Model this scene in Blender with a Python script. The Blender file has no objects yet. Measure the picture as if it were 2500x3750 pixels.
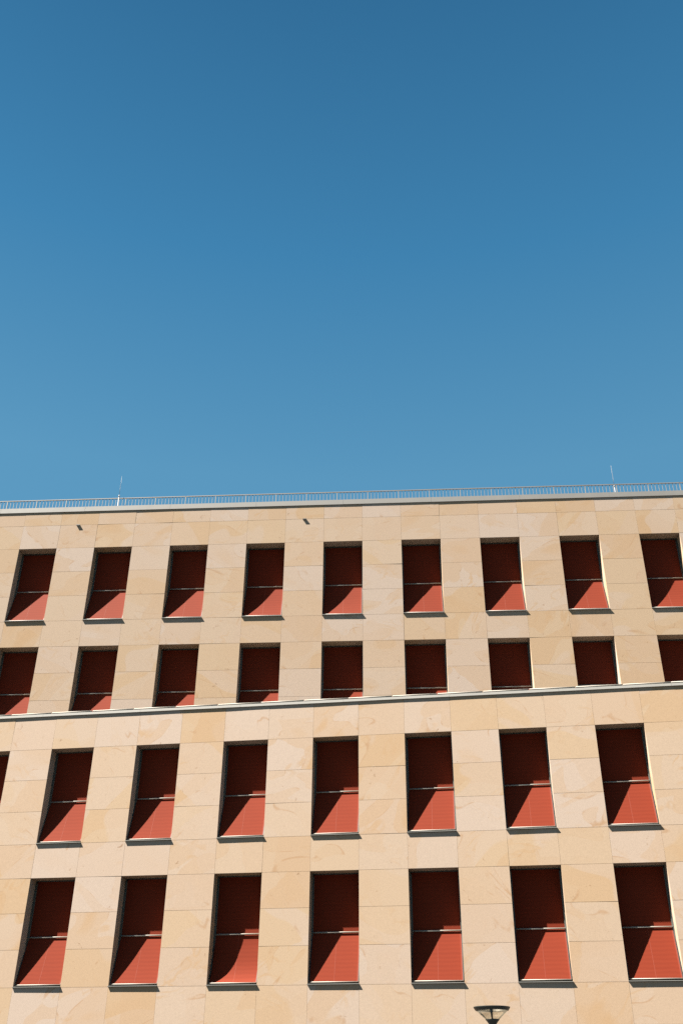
import bpy, bmesh, math, random
from mathutils import Matrix, Vector
random.seed(7)
R = math.radians
scene = bpy.context.scene

# ---------------------------------------------------------------- camera
cam = bpy.data.cameras.new('camera')
cam.sensor_fit = 'VERTICAL'
cam.sensor_height = 36.0
cam.lens = 3596.92 / 3750.0 * 36.0
cam.clip_end = 3000
camo = bpy.data.objects.new('camera', cam)
scene.collection.objects.link(camo)
camo.matrix_world = (Matrix.Translation((0, 0, 1.6)) @ Matrix.Rotation(R(90 + 31.4877), 4, 'X')
                     @ Matrix.Rotation(R(0.4601), 4, 'Z'))
scene.camera = camo

# ---------------------------------------------------------------- sky, sun, exposure
SUN_AZ = 251.9      # clockwise from +Y
SUN_EL = 55.2
world = bpy.data.worlds.new('World')
scene.world = world
world.use_nodes = True
wn, wl = world.node_tree.nodes, world.node_tree.links
sky = wn.new('ShaderNodeTexSky')
sky.sky_type = 'NISHITA'
sky.sun_disc = False
sky.sun_elevation = R(SUN_EL)
sky.sun_rotation = R(SUN_AZ)
sky.altitude = 100
sky.air_density = 1.0
sky.dust_density = 0.0
sky.ozone_density = 2.0
# film rendering of a clear sky: deeper blue towards the zenith, even all the way round
wtc = wn.new('ShaderNodeTexCoord')
wsep = wn.new('ShaderNodeSeparateXYZ')
wl.new(wtc.outputs['Generated'], wsep.inputs[0])
wramp = wn.new('ShaderNodeValToRGB')
wramp.color_ramp.elements[0].position = 0.50
wramp.color_ramp.elements[1].position = 0.87
wl.new(wsep.outputs['Z'], wramp.inputs[0])
wramp.color_ramp.elements[0].position = 0.55
wramp.color_ramp.elements[0].color = (0.3225, 0.5547, 0.4919, 1)
wramp.color_ramp.elements[1].color = (0.0989, 0.2718, 0.3010, 1)
wmid = wramp.color_ramp.elements.new(0.72)
wmid.color = (0.1634, 0.4085, 0.4214, 1)
wmul = wn.new('ShaderNodeMix')
wmul.data_type = 'RGBA'; wmul.blend_type = 'MULTIPLY'
wmul.inputs[0].default_value = 1.0
weven = wn.new('ShaderNodeMix')          # flat blue mixed in to even out sun side and far side
weven.data_type = 'RGBA'
weven.inputs[0].default_value = 0.8
weven.inputs[7].default_value = (0.91, 1.60, 3.00, 1)
wl.new(sky.outputs[0], weven.inputs[6])
wl.new(weven.outputs[2], wmul.inputs[6])
wl.new(wramp.outputs[0], wmul.inputs[7])
wl.new(wmul.outputs[2], wn['Background'].inputs[0])
wn['Background'].inputs[1].default_value = 0.05

sun = bpy.data.lights.new('sun', 'SUN')
sun.energy = 5.0
sun.angle = R(0.53)
sun.color = (1.0, 0.93, 0.82)
suno = bpy.data.objects.new('sun', sun)
scene.collection.objects.link(suno)
sd = Vector((-math.cos(R(SUN_EL)) * math.sin(R(SUN_AZ)), -math.cos(R(SUN_EL)) * math.cos(R(SUN_AZ)), -math.sin(R(SUN_EL))))
suno.rotation_euler = sd.to_track_quat('-Z', 'Y').to_euler()
suno.location = (-30, -10, 60)

vs = scene.view_settings
vs.view_transform = 'Standard'
vs.look = 'None'
vs.gamma = 1.0
vs.exposure = 2.79
vs.use_curve_mapping = False
scene.cycles.use_denoising = False     # the photograph is grainy; keep the fine grain of the stone
scene.cycles.max_bounces = 8
scene.cycles.sample_clamp_indirect = 1.0

# ---------------------------------------------------------------- materials
def new_mat(name):
    m = bpy.data.materials.new(name)
    m.use_nodes = True
    return m, m.node_tree.nodes, m.node_tree.links, m.node_tree.nodes['Principled BSDF']

def mathn(N, L, op, a, b=None, c=None, clamp=False):
    n = N.new('ShaderNodeMath'); n.operation = op; n.use_clamp = clamp
    for i, v in enumerate((a, b, c)):
        if v is None: continue
        if isinstance(v, (int, float)): n.inputs[i].default_value = v
        else: L.new(v, n.inputs[i])
    return n.outputs[0]

def mixc(N, L, fac, a, b, mode='MIX'):
    n = N.new('ShaderNodeMix'); n.data_type = 'RGBA'; n.blend_type = mode
    for s, v in ((n.inputs[0], fac), (n.inputs[6], a), (n.inputs[7], b)):
        if isinstance(v, (int, float)): s.default_value = v
        elif isinstance(v, tuple): s.default_value = v + (1,)
        else: L.new(v, s)
    return n.outputs[2]

def smooth(N, L, v, lo, hi):
    n = N.new('ShaderNodeMapRange'); n.interpolation_type = 'SMOOTHSTEP'
    L.new(v, n.inputs[0]); n.inputs[1].default_value = lo; n.inputs[2].default_value = hi
    return n.outputs[0]

def noise(N, L, vec, scale, detail=3, rough=0.5, dist=0.0):
    n = N.new('ShaderNodeTexNoise'); n.inputs['Scale'].default_value = scale
    n.inputs['Detail'].default_value = detail; n.inputs['Roughness'].default_value = rough
    n.inputs['Distortion'].default_value = dist
    L.new(vec, n.inputs['Vector'])
    return n.outputs[0]

def make_sandstone():
    m, N, L, P = new_mat('sandstone')
    tc = N.new('ShaderNodeTexCoord'); oi = N.new('ShaderNodeObjectInfo'); ge = N.new('ShaderNodeNewGeometry')
    r = mathn(N, L, 'FRACT', mathn(N, L, 'ADD', oi.outputs['Random'], ge.outputs['Random Per Island']))
    wn1 = N.new('ShaderNodeTexWhiteNoise'); wn1.noise_dimensions = '1D'; L.new(r, wn1.inputs['W'])
    sep = N.new('ShaderNodeSeparateColor'); L.new(wn1.outputs['Color'], sep.inputs[0])
    ra, rb, rc = sep.outputs
    # each slab is cut from another spot of the quarry, turned another way
    rotv = N.new('ShaderNodeVectorRotate'); rotv.rotation_type = 'Y_AXIS'
    L.new(tc.outputs['Object'], rotv.inputs['Vector'])
    L.new(mathn(N, L, 'MULTIPLY', mathn(N, L, 'SUBTRACT', rb, 0.5), 2.2), rotv.inputs['Angle'])
    off = N.new('ShaderNodeVectorMath'); off.operation = 'SCALE'; off.inputs['Scale'].default_value = 90.0
    L.new(wn1.outputs['Color'], off.inputs[0])
    pos = N.new('ShaderNodeVectorMath'); pos.operation = 'ADD'
    L.new(rotv.outputs[0], pos.inputs[0]); L.new(off.outputs[0], pos.inputs[1])
    strx = N.new('ShaderNodeVectorMath'); strx.operation = 'MULTIPLY'; strx.inputs[1].default_value = (0.75, 1.0, 1.5)
    L.new(pos.outputs[0], strx.inputs[0])
    v = strx.outputs[0]
    pale, mid, warm, rust = (0.251, 0.199, 0.163), (0.248, 0.181, 0.121), (0.236, 0.153, 0.085), (0.133, 0.075, 0.038)
    base = mixc(N, L, smooth(N, L, ra, 0.15, 0.75), pale, mid)
    base = mixc(N, L, mathn(N, L, 'MULTIPLY', smooth(N, L, rc, 0.55, 1.0), 0.42), base, warm)
    # big ochre fields, crisp on one side and fading out on the other
    n1 = noise(N, L, v, 0.75, 1.3, 0.4, 0.7)
    f1 = mathn(N, L, 'MAXIMUM', mathn(N, L, 'MULTIPLY', smooth(N, L, n1, 0.50, 0.513), 0.5), smooth(N, L, n1, 0.52, 0.72))
    f1 = mathn(N, L, 'MULTIPLY', f1, mathn(N, L, 'MULTIPLY_ADD', rb, 0.80, 0.10))
    col = mixc(N, L, f1, base, warm)
    n1b = noise(N, L, v, 0.5, 1, 0.4, 0.4)
    col = mixc(N, L, mathn(N, L, 'MULTIPLY', smooth(N, L, n1b, 0.51, 0.53), mathn(N, L, 'MULTIPLY', ra, 0.55)), col, pale)
    # in some slabs the saw crossed a bed: two tones with a nearly straight border
    sp = N.new('ShaderNodeSeparateXYZ'); L.new(rotv.outputs[0], sp.inputs[0])
    wob = noise(N, L, v, 1.6, 2, 0.5)
    split = mathn(N, L, 'ADD', sp.outputs[0], mathn(N, L, 'MULTIPLY_ADD', wob, 0.30, mathn(N, L, 'MULTIPLY_ADD', rc, 1.0, -0.65)))
    split = mathn(N, L, 'MULTIPLY', smooth(N, L, split, -0.008, 0.012), mathn(N, L, 'MULTIPLY', smooth(N, L, mathn(N, L, 'FRACT', mathn(N, L, 'MULTIPLY', ra, 7.3)), 0.52, 0.75), 0.6))
    col = mixc(N, L, split, col, mixc(N, L, mathn(N, L, 'FRACT', mathn(N, L, 'MULTIPLY', rb, 5.7)), pale, warm))
    # iron bands that follow the bedding
    n2 = noise(N, L, v, 0.8, 3, 0.5, 0.5)
    band = mathn(N, L, 'SINE', mathn(N, L, 'MULTIPLY', n2, 62.0))
    band = mathn(N, L, 'MULTIPLY', smooth(N, L, band, 0.2, 1.0), smooth(N, L, noise(N, L, v, 1.3, 1, 0.5), 0.52, 0.72))
    col = mixc(N, L, mathn(N, L, 'MULTIPLY', band, mathn(N, L, 'MULTIPLY_ADD', rb, 0.55, 0.14)), col, warm)
    # thin dark vein on the rim of a field
    ve = mathn(N, L, 'SUBTRACT', 1.0, smooth(N, L, mathn(N, L, 'ABSOLUTE', mathn(N, L, 'SUBTRACT', n1, 0.507)), 0.0, 0.013))
    ve = mathn(N, L, 'MULTIPLY', ve, smooth(N, L, noise(N, L, v, 2.2, 2, 0.5), 0.50, 0.66))
    col = mixc(N, L, mathn(N, L, 'MULTIPLY', ve, 0.55), col, (0.1935, 0.1101, 0.0550))
    # small iron knots and specks
    k = noise(N, L, pos.outputs[0], 5.0, 3, 0.65, 0.8)
    col = mixc(N, L, mathn(N, L, 'MULTIPLY', smooth(N, L, k, 0.665, 0.79), 0.8), col, rust)
    k2 = noise(N, L, pos.outputs[0], 19.0, 2, 0.6)
    col = mixc(N, L, mathn(N, L, 'MULTIPLY', smooth(N, L, k2, 0.745, 0.79), 0.75), col, rust)
    g = noise(N, L, pos.outputs[0], 26.0, 5, 0.8)
    gm = N.new('ShaderNodeMapRange'); L.new(g, gm.inputs[0])
    gm.inputs[1].default_value = 0.3; gm.inputs[2].default_value = 0.7; gm.inputs[3].default_value = 0.91; gm.inputs[4].default_value = 1.09
    hs = N.new('ShaderNodeHueSaturation'); L.new(col, hs.inputs['Color']); L.new(gm.outputs[0], hs.inputs['Value'])
    L.new(hs.outputs[0], P.inputs['Base Color'])
    P.inputs['Roughness'].default_value = 0.9
    P.inputs['Specular IOR Level'].default_value = 0.25
    bp = N.new('ShaderNodeBump'); bp.inputs['Strength'].default_value = 0.25; bp.inputs['Distance'].default_value = 0.004
    L.new(noise(N, L, pos.outputs[0], 60.0, 4, 0.7), bp.inputs['Height']); L.new(bp.outputs[0], P.inputs['Normal'])
    return m

def make_metal(name, col, rough=0.5, metallic=0.0, var=0.12, scale=3.0):
    m, N, L, P = new_mat(name)
    tc = N.new('ShaderNodeTexCoord')
    n = noise(N, L, tc.outputs['Object'], scale, 4, 0.6)
    lo = tuple(c * (1 - var) for c in col); hi = tuple(min(1, c * (1 + var)) for c in col)
    L.new(mixc(N, L, n, lo, hi), P.inputs['Base Color'])
    L.new(mathn(N, L, 'MULTIPLY_ADD', n, 0.25, rough - 0.12), P.inputs['Roughness'])
    P.inputs['Metallic'].default_value = metallic
    return m

def make_fabric():
    m, N, L, P = new_mat('awning_fabric')
    tc = N.new('ShaderNodeTexCoord'); oi = N.new('ShaderNodeObjectInfo')
    st = N.new('ShaderNodeVectorMath'); st.operation = 'MULTIPLY'; st.inputs[1].default_value = (0.8, 1, 9.0)
    L.new(tc.outputs['Object'], st.inputs[0])
    ad = N.new('ShaderNodeVectorMath'); ad.operation = 'ADD'; L.new(st.outputs[0], ad.inputs[0])
    sc = N.new('ShaderNodeVectorMath'); sc.operation = 'SCALE'; sc.inputs[0].default_value = (31, 17, 53); L.new(oi.outputs['Random'], sc.inputs['Scale'])
    L.new(sc.outputs[0], ad.inputs[1])
    n = noise(N, L, ad.outputs[0], 2.2, 3, 0.55)
    wv2 = N.new('ShaderNodeTexWave'); wv2.bands_direction = 'Z'; wv2.inputs['Scale'].default_value = 3.1
    wv2.inputs['Distortion'].default_value = 1.5; wv2.inputs['Detail'].default_value = 2; L.new(tc.outputs['Object'], wv2.inputs['Vector'])
    n = mathn(N, L, 'ADD', mathn(N, L, 'MULTIPLY', n, 0.6), mathn(N, L, 'MULTIPLY', wv2.outputs['Fac'], 0.4))
    c = mixc(N, L, n, (0.0808, 0.0090, 0.0022), (0.1006, 0.0129, 0.0039))
    fade = mathn(N, L, 'MULTIPLY', oi.outputs['Random'], 0.16)
    c = mixc(N, L, fade, c, (0.1204, 0.0224, 0.0103))
    L.new(c, P.inputs['Base Color'])
    P.inputs['Roughness'].default_value = 0.85
    P.inputs['Specular IOR Level'].default_value = 0.12
    wv = N.new('ShaderNodeTexWave'); wv.inputs['Scale'].default_value = 180; wv.bands_direction = 'Z'
    L.new(tc.outputs['Object'], wv.inputs['Vector'])
    bp = N.new('ShaderNodeBump'); bp.inputs['Strength'].default_value = 0.08; bp.inputs['Distance'].default_value = 0.001
    L.new(wv.outputs[0], bp.inputs['Height']); L.new(bp.outputs[0], P.inputs['Normal'])
    return m

def make_plain(name, col, rough=0.8, spec=0.3, var=0.15, scale=1.0):
    m = make_metal(name, col, rough, 0.0, var, scale)
    m.node_tree.nodes['Principled BSDF'].inputs['Specular IOR Level'].default_value = spec
    return m

def make_pane():
    m, N, L, P = new_mat('window_glass')
    P.inputs['Base Color'].default_value = (0.012, 0.014, 0.015, 1)
    P.inputs['Roughness'].default_value = 0.05
    return m

def make_frosted(name, clear):
    m, N, L, P = new_mat(name)
    out = N['Material Output']
    d = N.new('ShaderNodeBsdfDiffuse'); t = N.new('ShaderNodeBsdfTranslucent'); mx = N.new('ShaderNodeMixShader')
    tc = N.new('ShaderNodeTexCoord')
    c = mixc(N, L, noise(N, L, tc.outputs['Object'], 3, 3), (0.30, 0.27, 0.23), (0.36, 0.33, 0.28))
    L.new(c, d.inputs[0]); L.new(c, t.inputs[0]); mx.inputs[0].default_value = 0.6
    L.new(d.outputs[0], mx.inputs[1]); L.new(t.outputs[0], mx.inputs[2])
    gl = N.new('ShaderNodeBsdfGlossy'); gl.inputs['Roughness'].default_value = 0.5
    m2 = N.new('ShaderNodeMixShader'); m2.inputs[0].default_value = 0.05
    L.new(mx.outputs[0], m2.inputs[1]); L.new(gl.outputs[0], m2.inputs[2])
    tr = N.new('ShaderNodeBsdfTransparent'); tr.inputs[0].default_value = (0.93, 0.91, 0.87, 1)
    m3 = N.new('ShaderNodeMixShader'); m3.inputs[0].default_value = clear
    L.new(m2.outputs[0], m3.inputs[1]); L.new(tr.outputs[0], m3.inputs[2])
    L.new(m3.outputs[0], out.inputs['Surface'])
    return m

def make_ground():
    m, N, L, P = new_mat('paving')
    tc = N.new('ShaderNodeTexCoord')
    br = N.new('ShaderNodeTexBrick'); br.inputs['Scale'].default_value = 1.6
    br.inputs['Color1'].default_value = (0.018, 0.017, 0.015, 1); br.inputs['Color2'].default_value = (0.025, 0.0235, 0.0205, 1)
    br.inputs['Mortar'].default_value = (0.012, 0.012, 0.011, 1); br.inputs['Mortar Size'].default_value = 0.01
    L.new(tc.outputs['Object'], br.inputs['Vector'])
    n = noise(N, L, tc.outputs['Object'], 0.7, 5, 0.6)
    L.new(mixc(N, L, mathn(N, L, 'MULTIPLY', n, 0.5), br.outputs['Color'], (0.020, 0.0185, 0.016)), P.inputs['Base Color'])
    P.inputs['Roughness'].default_value = 0.9
    return m

M = {
    'stone': make_sandstone(),
    'core': make_plain('wall_core', (0.0602, 0.0482, 0.0370)),
    'frame': make_metal('window_frame_metal', (0.050, 0.054, 0.047), 0.5, 0.0),
    'alu': make_metal('anodised_aluminium', (0.2021, 0.1849, 0.1608), 0.6, 0.0, 0.05, 8),
    'rail': make_metal('galvanised_steel', (0.1290, 0.1204, 0.1118), 0.6, 0.0, 0.08, 6),
    'zinc': make_metal('zinc_coping', (0.1247, 0.1204, 0.1135), 0.65, 0.0, 0.10, 2.0),
    'zinc_pale': make_metal('pale_sheet_metal', (0.1849, 0.1780, 0.1651), 0.65, 0.0, 0.10, 2.0),
    'sill': make_metal('sill_metal', (0.1204, 0.1187, 0.1101), 0.6, 0.0, 0.15, 4.0),
    'fabric': make_fabric(),
    'seam': make_plain('awning_seam', (0.1101, 0.0189, 0.0095), 0.85, 0.2, 0.06, 4),
    'pane': make_pane(),
    'dark': make_metal('dark_paint', (0.02, 0.02, 0.019), 0.5, 0.0, 0.15, 5),
    'lampdark': make_metal('lamp_paint', (0.014, 0.017, 0.015), 0.5, 0.0, 0.2, 6),
    'frosted': make_frosted('frosted_glass', 0.80),
    'roof': make_plain('roof_gravel', (0.12, 0.115, 0.11), 0.95, 0.1, 0.3, 12),
    'ground': make_ground(),
}

# ---------------------------------------------------------------- mesh helpers
COL = scene.collection

class MB:
    def __init__(self): self.bm = bmesh.new()
    def box(self, x0, x1, y0, y1, z0, z1):
        vs = [self.bm.verts.new((x, y, z)) for x in (x0, x1) for y in (y0, y1) for z in (z0, z1)]
        for f in ((0, 1, 3, 2), (4, 6, 7, 5), (0, 4, 5, 1), (2, 3, 7, 6), (0, 2, 6, 4), (1, 5, 7, 3)):
            self.bm.faces.new([vs[i] for i in f])
        return self
    def tube_x(self, x0, x1, y, z, r, n=10):
        rings = [[self.bm.verts.new((x, y + r * math.cos(2 * math.pi * k / n), z + r * math.sin(2 * math.pi * k / n))) for k in range(n)] for x in (x0, x1)]
        for k in range(n):
            f = self.bm.faces.new([rings[0][k], rings[0][(k + 1) % n], rings[1][(k + 1) % n], rings[1][k]]); f.smooth = True
        self.bm.faces.new(rings[0][::-1]); self.bm.faces.new(rings[1])
        return self
    def lathe(self, prof, n=24, cx=0, cy=0, closed=False):
        rings = [[self.bm.verts.new((cx + r * math.cos(2 * math.pi * k / n), cy + r * math.sin(2 * math.pi * k / n), z)) for k in range(n)] for r, z in prof]
        for a, b in zip(rings, rings[1:] + ([rings[0]] if closed else [])):
            for k in range(n):
                f = self.bm.faces.new([a[k], a[(k + 1) % n], b[(k + 1) % n], b[k]]); f.smooth = not closed
        if not closed: self.bm.faces.new(rings[0][::-1]); self.bm.faces.new(rings[-1])
        return self
    def sheet(self, prof, x0, x1, th=0.002):
        # prof: (y, z) from top to bottom; a thin cloth with real thickness
        V = self.bm.verts.new
        def strip(pa, pb, sm):
            ra = [V(p) for p in pa]; rb = [V(p) for p in pb]
            for i in range(len(ra) - 1):
                f = self.bm.faces.new([ra[i], ra[i + 1], rb[i + 1], rb[i]]); f.smooth = sm
        F = lambda x: [(x, y - th / 2, z) for y, z in prof]
        B = lambda x: [(x, y + th / 2, z) for y, z in prof]
        strip(F(x0), F(x1), True); strip(B(x1), B(x0), True)
        strip(B(x0), F(x0), False); strip(F(x1), B(x1), False)
        for i, o in ((0, 1), (-1, 0)):
            y, z = prof[i]
            q = [V((x0, y - th / 2, z)), V((x1, y - th / 2, z)), V((x1, y + th / 2, z)), V((x0, y + th / 2, z))]
            self.bm.faces.new(q if o else q[::-1])
        return self
    def mesh(self, name, mat, fix=True):
        if fix: bmesh.ops.recalc_face_normals(self.bm, faces=self.bm.faces)
        me = bpy.data.meshes.new(name); self.bm.to_mesh(me); self.bm.free()
        me.materials.append(M[mat]); return me

def empty(name, loc=(0, 0, 0), rz=0.0):
    o = bpy.data.objects.new(name, None); COL.objects.link(o)
    o.location = loc; o.rotation_euler = (0, 0, rz); o.empty_display_size = 0.3
    return o

def put(name, me, parent=None, loc=(0, 0, 0), rot=(0, 0, 0)):
    o = bpy.data.objects.new(name, me); COL.objects.link(o)
    o.parent = parent; o.location = loc; o.rotation_euler = rot
    return o

def tag(o, label=None, cat=None, group=None, kind=None):
    for k, v in (('label', label), ('category', cat), ('group', group), ('kind', kind)):
        if v: o[k] = v
    return o

# ---------------------------------------------------------------- measured facade grid
MOD = 1.3                      # panel width, window width and pier width
CRS = 0.9075                   # course height; a window is three courses tall
WH = 3 * CRS
UP = dict(a=R(-3.82207), D=28.55594, x=-10.99443, tops=(17.943, 14.313), wins=range(-1, 10))
LO = dict(a=R(-9.13815), D=26.97412, x=-11.16413, tops=(10.691, 7.058), wins=range(-1, 9))
for T in (UP, LO):
    T['k0'] = 2 * T['wins'][0] - 1
    T['k1'] = 2 * T['wins'][-1] + 2
    T['s'] = (lambda x: (lambda k: x + k * MOD))(T['x'])

# ---------------------------------------------------------------- ground
tag(put('ground', MB().box(-400, 400, -400, 400, -0.5, 0).mesh('ground', 'ground')), kind='structure')

# ---------------------------------------------------------------- the building
building = tag(empty('stone_building', (0, 28.0, 0)),
               'beige sandstone office building with red awnings in deep window openings', 'building')

# every face is laid out in a frame at its foot: x along the wall, y inwards, z up
def place(T, s, d, z):
    a = T['a']
    return Vector((s * math.cos(a) - d * math.sin(a), T['D'] + s * math.sin(a) + d * math.cos(a), z))

BLOC = Vector(building.location)
def wput(name, me, T, s, d, z, tilt=(0, 0), parent=None):
    """part of the building placed on face T; with parent, T-local to that part"""
    if parent is None:
        return put(name, me, building, place(T, s, d, z) - BLOC, (tilt[0], 0, T['a'] + tilt[1]))
    return put(name, me, parent, (s, d, z), (tilt[0], 0, tilt[1]))

PT = 0.03      # panel thickness
JV, JH = 0.0035, 0.006
panel_cache = {}
def panel_mesh(w, h):
    key = (round(w, 4), round(h, 4))
    if key not in panel_cache:
        panel_cache[key] = MB().box(-w / 2, w / 2, 0, PT, -h / 2, h / 2).mesh('stone_panel', 'stone')
    return panel_cache[key]

prnd = random.Random(21)
def panel(T, wall, k, z0, z1):
    s = T['s'](k) + MOD / 2
    o = wput('stone_panel', panel_mesh(MOD - JV, z1 - z0 - JH), T, s, prnd.uniform(-0.0012, 0.0012), (z0 + z1) / 2,
             (prnd.gauss(0, R(0.06)), prnd.gauss(0, R(0.09))), parent=wall)
    return o

def solid_courses(T, wall, z0, z1):
    for k in range(T['k0'], T['k1']): panel(T, wall, k, z0, z1)

def pier_courses(T, wall, top):
    for k in range(T['k0'], T['k1']):
        if k % 2:
            for c in range(3): panel(T, wall, k, top - (c + 1) * CRS, top - c * CRS)

CD0, CD1 = 0.034, 0.62         # the backing wall behind the panels
SL = 0.03                      # thickness of the stone lining of an opening
def facade_core(T, name, zb, zt):
    m = MB()
    s0, s1 = T['s'](T['k0']), T['s'](T['k1'])
    edges = sorted(T['tops'], reverse=True)
    z = zt
    for top in edges:
        m.box(s0, s1, CD0, CD1, top + SL, z)
        z = top - WH
        for k in range(T['k0'], T['k1']):
            if k % 2:
                a = T['s'](k) + (SL if k > T['k0'] else 0); b = T['s'](k + 1) - (SL if k + 1 < T['k1'] else 0)
                m.box(a, b, CD0, CD1, z, top + SL)
    m.box(s0, s1, CD0, CD1, zb, z)
    o = wput(name, m.mesh(name, 'core'), T, 0, 0, 0)
    return o

wall_up = facade_core(UP, 'upper_wall', 11.30, 19.37)
wall_lo = facade_core(LO, 'lower_wall', 0.0, 11.67)
wall_up['label'] = 'set-back upper two storeys clad in sandstone slabs'
wall_lo['label'] = 'lower storeys clad in sandstone slabs below the ledge'

# upper face, from the roof edge down
solid_courses(UP, wall_up, 18.8505, 19.385)
solid_courses(UP, wall_up, 17.943, 18.8505)
pier_courses(UP, wall_up, 17.943)
solid_courses(UP, wall_up, 14.313, 17.943 - WH)
pier_courses(UP, wall_up, 14.313)
# lower face
solid_courses(LO, wall_lo, 10.691, 11.693)
pier_courses(LO, wall_lo, 10.691)
solid_courses(LO, wall_lo, 7.058, 10.691 - WH)
pier_courses(LO, wall_lo, 7.058)
solid_courses(LO, wall_lo, 7.058 - WH - CRS, 7.058 - WH)
# courses below the picture, down to the pavement
m = MB()
zt = 7.058 - WH - CRS
for c in range(4):
    z1 = zt - c * CRS; z0 = max(0.004, z1 - CRS)
    if z1 - z0 < 0.1: continue
    for k in range(LO['k0'], LO['k1']):
        s = LO['s'](k)
        m.box(s + JV / 2, s + MOD - JV / 2, 0, PT, z0 + JH / 2, z1 - JH / 2)
tag(put('lower_stone_courses', m.mesh('lower_stone_courses', 'stone'), wall_lo), kind='stuff')

# body behind the two faces: side and rear walls, terrace, roof
def body(T, name, zb, zt, depth, mat='stone'):
    s0, s1 = T['s'](T['k0']), T['s'](T['k1'])
    m = MB()
    m.box(s0, s0 + 0.3, CD1, depth, zb, zt).box(s1 - 0.3, s1, CD1, depth, zb, zt).box(s0 + 0.3, s1 - 0.3, depth - 0.3, depth, zb, zt)
    return wput(name, m.mesh(name, mat), T, 0, 0, 0)
body(LO, 'lower_side_wall', 0.0, 11.25, 14)
body(UP, 'upper_side_wall', 11.30, 19.25, 13)
def slab(T, name, d0, d1, z0, z1, mat):
    return wput(name, MB().box(T['s'](T['k0']) + .002, T['s'](T['k1']) - .002, d0, d1, z0, z1).mesh(name, mat), T, 0, 0, 0)
slab(LO, 'terrace', CD1 + .002, 13.9, 11.252, 11.298, 'roof')
slab(UP, 'roof', CD1 + .002, 12.9, 19.252, 19.36, 'roof')
for T, zs in ((UP, (11.6, 14.9)), (LO, (3.9, 7.6))):
    for z in zs: slab(T, 'floor_slab', CD1 + .01, 12, z - .25, z, 'core')

# ---------------------------------------------------------------- windows, linings, sills, awnings
TL, W = 0.0, MOD
half = MOD / 2
me_jamb = MB().box(-SL, 0, 0.0335, 0.345, 0.0, WH - 0.003).mesh('jamb_slab', 'stone')
me_jamb_r = MB().box(0, SL, 0.0335, 0.345, 0.0, WH - 0.003).mesh('jamb_slab', 'stone')
me_lint = MB().box(-half + 0.002, half - 0.002, 0.0335, 0.345, 0, SL).mesh('lintel_slab', 'stone')
# metal box frame set into the stone lining (origin: middle of the opening's foot)
FR = 0.018
mf = MB()
mf.box(-half - SL + .003, -half + FR, 0.348, 0.60, 0.024, WH).box(half - FR, half + SL - .003, 0.348, 0.60, 0.024, WH)
mf.box(-half - SL + .003, half + SL - .003, 0.348, 0.60, WH, WH + SL - .003)
mf.box(-half + FR, half - FR, 0.348, 0.41, WH - 0.006, WH)
for x in (-half + FR, half - FR - 0.06): mf.box(x, x + 0.06, 0.545, 0.598, 0.03, WH)
mf.box(-half + FR + .06, half - FR - .06, 0.546, 0.597, 0.03, 0.10).box(-half + FR + .06, half - FR - .06, 0.546, 0.597, WH - .08, WH)
me_win = mf.mesh('window', 'frame')
me_pane = MB().box(-half + FR + .055, half - FR - .055, 0.565, 0.58, 0.095, WH - .075).mesh('pane', 'pane')
me_sill = MB().box(-half + .003, half - .003, -0.004, 0.60, 0.001, 0.021).box(-half - .008, half + .008, -0.042, -0.0042, 0.006, 0.020).mesh('window_sill', 'sill')

BARZ = 1.265
me_case = MB().box(-half + FR + .002, half - FR - .002, 0.412, 0.54, WH - 0.020, WH - 0.0005).mesh('awning', 'dark')
FX = half - 0.036
me_upf = MB().sheet([(0.43, WH - 0.021), (0.431, 2.1), (0.430, BARZ - 0.005)], -FX, FX, 0.003).mesh('upper_fabric', 'fabric', False)
me_rail = MB().box(-half + FR + .001, -half + FR + 0.024, 0.405, 0.452, 0.03, WH - 0.057).mesh('guide_rail', 'frame')
me_rail_r = MB().box(half - FR - 0.024, half - FR - .001, 0.405, 0.452, 0.03, WH - 0.057).mesh('guide_rail', 'frame')
me_bar = MB().tube_x(-half + FR + .004, half - FR - .004, 0.393, BARZ, 0.019).mesh('deflector_bar', 'alu')
me_foot = MB().tube_x(-FX - .004, FX + .004, 0.060, 0.068, 0.0125).mesh('bottom_bar', 'alu')

def profile(sag, n=14):
    p = []
    for i in range(n + 1):
        t = i / n
        y = 0.426 + (0.066 - 0.426) * t + sag * math.sin(math.pi * t ** 1.25)
        p.append((y, BARZ - 0.004 + (0.072 - BARZ + 0.004) * t))
    return p
slack = [(0.426, 1.261), (0.415, 1.151), (0.404, 1.03), (0.387, 0.91), (0.368, 0.805), (0.351, 0.69), (0.331, 0.59), (0.311, 0.505), (0.287, 0.425),
         (0.257, 0.34), (0.223, 0.263), (0.19, 0.205), (0.157, 0.153), (0.111, 0.095), (0.072, 0.068)]
profs = {'a': profile(-0.012), 'b': profile(0.004), 'c': profile(0.014), 'd': profile(0.024), 'slack': slack}
me_low = {k: MB().sheet(p, -FX, FX, 0.003).mesh('lower_fabric', 'fabric', False) for k, p in profs.items()}
me_seam = {k: MB().sheet([(y - 0.0022, z) for y, z in p], 0.005, 0.017, 0.001).mesh('seam', 'seam', False) for k, p in profs.items()}
me_hem = {k: MB().sheet([(y - 0.0022, z) for y, z in p], FX - 0.03, FX - 0.001, 0.001).mesh('hem', 'seam', False) for k, p in profs.items()}

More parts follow.
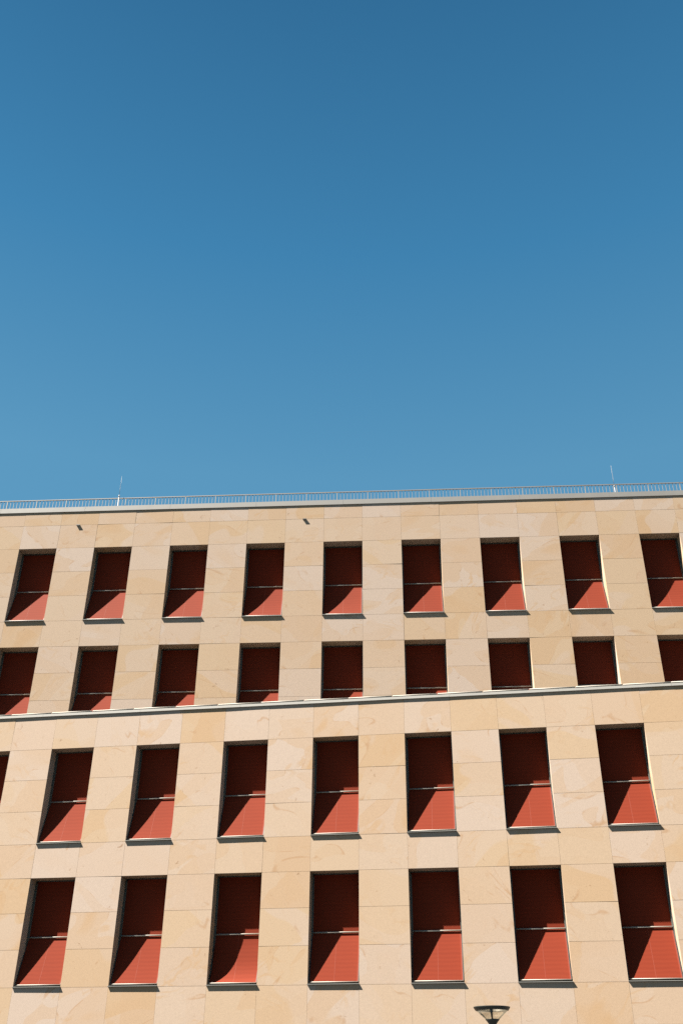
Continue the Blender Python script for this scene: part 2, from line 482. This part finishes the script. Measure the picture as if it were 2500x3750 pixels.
def arm_mesh(x):
    m = MB(); w = 0.008
    p = [(0.43, BARZ - 0.03), (0.06, 0.066)]
    b = m.bm; vv = []
    for y, z in p:
        for dx in (-w, w):
            for dz in (-0.012, 0.012):
                vv.append(b.verts.new((x + dx, y, z + dz)))
    for f in ((0, 1, 3, 2), (4, 6, 7, 5), (0, 4, 5, 1), (2, 3, 7, 6), (0, 2, 6, 4), (1, 5, 7, 3)):
        b.faces.new([vv[i] for i in f])
    return m.mesh('awning_arm', 'dark')
me_arm = arm_mesh(-half + FR + .008); me_arm_r = arm_mesh(half - FR - .008)

vrnd = random.Random(5)
for T, tname in ((UP, 'up'), (LO, 'lo')):
    wall = wall_up if T is UP else wall_lo
    for row, top in enumerate(T['tops']):
        for i in T['wins']:
            s = T['s'](2 * i) + half
            z0 = top - WH
            # stone lining of the opening
            put('jamb_slab', me_jamb, wall, (s - half, 0, z0)); put('jamb_slab', me_jamb_r, wall, (s + half, 0, z0))
            put('lintel_slab', me_lint, wall, (s, 0, z0 + WH + .0005))
            w = wput('window', me_win, T, s, 0, z0)
            put('pane', me_pane, w); put('window_sill', me_sill, w)
            aw = wput('awning', me_case, T, s, 0, z0)
            key = vrnd.choice('bbcd' if T is UP else 'abbbc')
            if T is LO and row == 1 and i == 3:
                key = 'slack'
                aw['label'] = 'red window awning whose lower cloth hangs slack in a curve'
            put('upper_fabric', me_upf, aw)
            put('lower_fabric', me_low[key], aw)
            put('seam', me_seam[key], aw); put('hem', me_hem[key], aw)
            put('guide_rail', me_rail, aw); put('guide_rail', me_rail_r, aw)
            put('deflector_bar', me_bar, aw, (0, 0, vrnd.uniform(-.004, .004)))
            put('bottom_bar', me_foot, aw)
            put('awning_arm', me_arm, aw); put('awning_arm', me_arm_r, aw)

# ---------------------------------------------------------------- roof coping and ledge coping (each length of sheet metal a piece)
def coping(T, name, d0, d1, z0, z1, length, mat='zinc'):
    s0, s1 = T['s'](T['k0']) - 0.02, T['s'](T['k1']) + 0.02
    base = MB().box(s0 + .05, s1 - .05, d0 + 0.03, d1 - .01, z0 + .012, z1 - .012).mesh(name, mat)
    o = wput(name, base, T, 0, 0, 0)
    n = round((s1 - s0) / length); L = (s1 - s0) / n
    me = MB().box(-L / 2 + .002, L / 2 - .002, d0, d1, 0, z1 - z0).mesh('coping_sheet', mat)
    for j in range(n):
        put('coping_sheet', me, o, (s0 + (j + .5) * L, prnd.uniform(-.001, .001), z0 + prnd.uniform(-.001, .001)))
    return o
coping(UP, 'roof_coping', -0.026, 0.50, 19.387, 19.572, 3.0)
coping(LO, 'ledge_coping', -0.034, 0.17, 11.694, 11.766, 3.0, 'zinc_pale')

# ---------------------------------------------------------------- low rail along the ledge
lr = tag(empty('ledge_rail', place(LO, 0, 0.0, 11.766), LO['a']),
         'low pale metal rail running along the ledge between lower and upper storeys', 'rail')
SP = 1.284
me_rs = MB().tube_x(-SP / 2 + .010, SP / 2 - .010, 0.012, 0.046, 0.0165, 10).mesh('rail_length', 'alu')
b = MB()
t = SP / 2 - 0.225
b.sheet([(0.012, 0.0), (0.012, 0.036)], -t, t, 0.012)
me_st = b.mesh('toe_strip', 'alu')
me_jp = MB().box(0.011, 0.215, 0.004, 0.010, 0.004, 0.030).mesh('joint_plate', 'dark')
for j in range(-10, 10):
    c = -2.337 + (j + .5) * SP
    if c - SP / 2 < LO['s'](LO['k0']) or c + SP / 2 > LO['s'](LO['k1']): continue
    put('rail_length', me_rs, lr, (c, 0, prnd.uniform(-.002, .002)))
    put('toe_strip', me_st, lr, (c, 0, 0))
    put('joint_plate', me_jp, lr, (c - SP / 2, 0, 0)); put('joint_plate', me_jp, lr, (c + SP / 2, 0.014, 0), (0, 0, math.pi))

# ---------------------------------------------------------------- roof railing
rd = 0.30
rl = tag(empty('roof_railing', place(UP, 0, rd, 19.572), UP['a']),
         'galvanised steel railing of thin upright bars along the roof edge', 'railing')
PS = 1.0650
me_top = MB().box(-PS / 2 + .001, PS / 2 - .001, -0.02, 0.02, 0.500, 0.524).mesh('top_rail', 'rail')
me_bot = MB().box(-PS / 2 + .001, PS / 2 - .001, -0.015, 0.015, 0.06, 0.08).mesh('bottom_rail', 'rail')
me_post = MB().box(-0.013, 0.013, -0.015, 0.015, 0.0, 0.4995).mesh('post', 'rail')
me_rb = MB().box(-0.007, 0.007, -0.007, 0.007, 0.0805, 0.4995).mesh('bar', 'rail')
for j in range(-6, 20):
    s = -7.633 + j * PS
    if s < UP['s'](UP['k0']) or s + PS > UP['s'](UP['k1']): continue
    put('post', me_post, rl, (s, 0, 0))
    put('top_rail', me_top, rl, (s + PS / 2, 0, 0)); put('bottom_rail', me_bot, rl, (s + PS / 2, 0, 0))
    for q in range(1, 9): put('bar', me_rb, rl, (s + q * PS / 9, 0, 0))

# ---------------------------------------------------------------- lightning rods
def rod(s, d, zcap, ztop, label):
    o = tag(empty('lightning_rod', place(UP, s, d, 19.572), UP['a']), label, 'lightning rod', 'lightning rods on the roof edge')
    h = zcap - 19.572
    put('mast', MB().lathe([(0.05, 0), (0.05, 0.012), (0.013, 0.013), (0.013, h - .03)], 12).mesh('mast', 'rail'), o)
    put('cap', MB().lathe([(0.016, h - .029), (0.025, h - .02), (0.025, h + .005), (0.012, h + .04), (0.008, h + .06)], 12).mesh('cap', 'rail'), o)
    put('rod', MB().lathe([(0.005, h + .0605), (0.005, h + .3), (0.0045, h + .5), (0.003, ztop - 19.572)], 8).mesh('rod', 'rail'), o)
rod(-7.872, 0.215, 20.12, 20.98, 'thin lightning rod on a mast rising above the railing at left')
rod(9.367, 0.42, 20.09, 20.95, 'thin lightning rod standing behind the railing at right')

# ---------------------------------------------------------------- small dark outlets in the top course
def outlet(s, label):
    o = tag(empty('wall_outlet', place(UP, s, 0, 18.845), UP['a']), label, 'wall outlet', 'small outlets under the roof edge')
    put('outlet_box', MB().box(-0.06, 0.06, -0.044, 0.03, -0.030, 0.0).mesh('outlet_box', 'dark'), o)
    put('drip_lip', MB().box(-0.064, 0.064, -0.048, -0.0445, -0.032, 0.003).mesh('drip_lip', 'dark'), o)
outlet(-9.07, 'small dark box sticking out of the top stone course at left')
outlet(-1.25, 'small dark box sticking out of the top stone course near the middle')

# ---------------------------------------------------------------- street lamp in front of the building
LX, LY = 2.9496, 21.0
lamp = tag(empty('street_lamp', (LX, LY, 0), R(-8)), 'dark street lamp with a funnel-shaped glazed head in front of the wall', 'street lamp')
ZR = 3.362
put('pole', MB().lathe([(0.16, 0), (0.16, 0.02), (0.10, 0.03), (0.085, 0.7), (0.06, 0.72), (0.045, 2.0), (0.042, 3.03)], 20).mesh('pole', 'lampdark'), lamp)
put('neck', MB().lathe([(0.055, 3.03), (0.066, 3.06), (0.10, 3.108), (0.136, 3.148), (0.13, 3.156), (0.04, 3.156)], 32).mesh('neck', 'lampdark'), lamp)
rimo = put('lantern_rim', MB().lathe([(0.296, 3.312), (0.313, 3.300), (0.350, 3.352), (0.350, 3.362), (0.332, 3.364)], 48, closed=True).mesh('lantern_rim', 'lampdark'), lamp)
put('top_cover', MB().lathe([(0.325, 3.346), (0.325, 3.352), (0.16, 3.372), (0.01, 3.378), (0.01, 3.372), (0.16, 3.366)], 48, closed=True).mesh('top_cover', 'frosted'), lamp)
def cone_piece(a0, a1, r0, z0, r1, z1, th, n, name, mat):
    m = MB(); b = m.bm; rows = []
    for (r, z) in ((r0, z0), (r1, z1)):
        o_, i_ = [], []
        for k in range(n + 1):
            a = a0 + (a1 - a0) * k / n
            o_.append(b.verts.new((r * math.cos(a), r * math.sin(a), z)))
            i_.append(b.verts.new(((r - th) * math.cos(a), (r - th) * math.sin(a), z + th * .3)))
        rows.append((o_, i_))
    (o0, i0), (o1, i1) = rows
    for k in range(n):
        f = b.faces.new([o0[k], o0[k + 1], o1[k + 1], o1[k]]); f.smooth = True
        f = b.faces.new([i0[k], i1[k], i1[k + 1], i0[k + 1]]); f.smooth = True
        b.faces.new([o0[k], i0[k], i0[k + 1], o0[k + 1]]); b.faces.new([o1[k], o1[k + 1], i1[k + 1], i1[k]])
    b.faces.new([o0[0], o1[0], i1[0], i0[0]]); b.faces.new([o0[-1], i0[-1], i1[-1], o1[-1]])
    return m.mesh(name, mat)
for q in range(3):
    a = R(-90 - 2 + 120 * q)
    put('rib', cone_piece(a - 0.085, a + 0.085, 0.137, 3.150, 0.314, 3.304, 0.02, 3, 'rib', 'lampdark'), lamp)
    put('glass_pane', cone_piece(a + 0.088, a + math.pi * 2 / 3 - 0.088, 0.131, 3.152, 0.305, 3.303, 0.005, 14, 'glass_pane', 'frosted'), lamp)
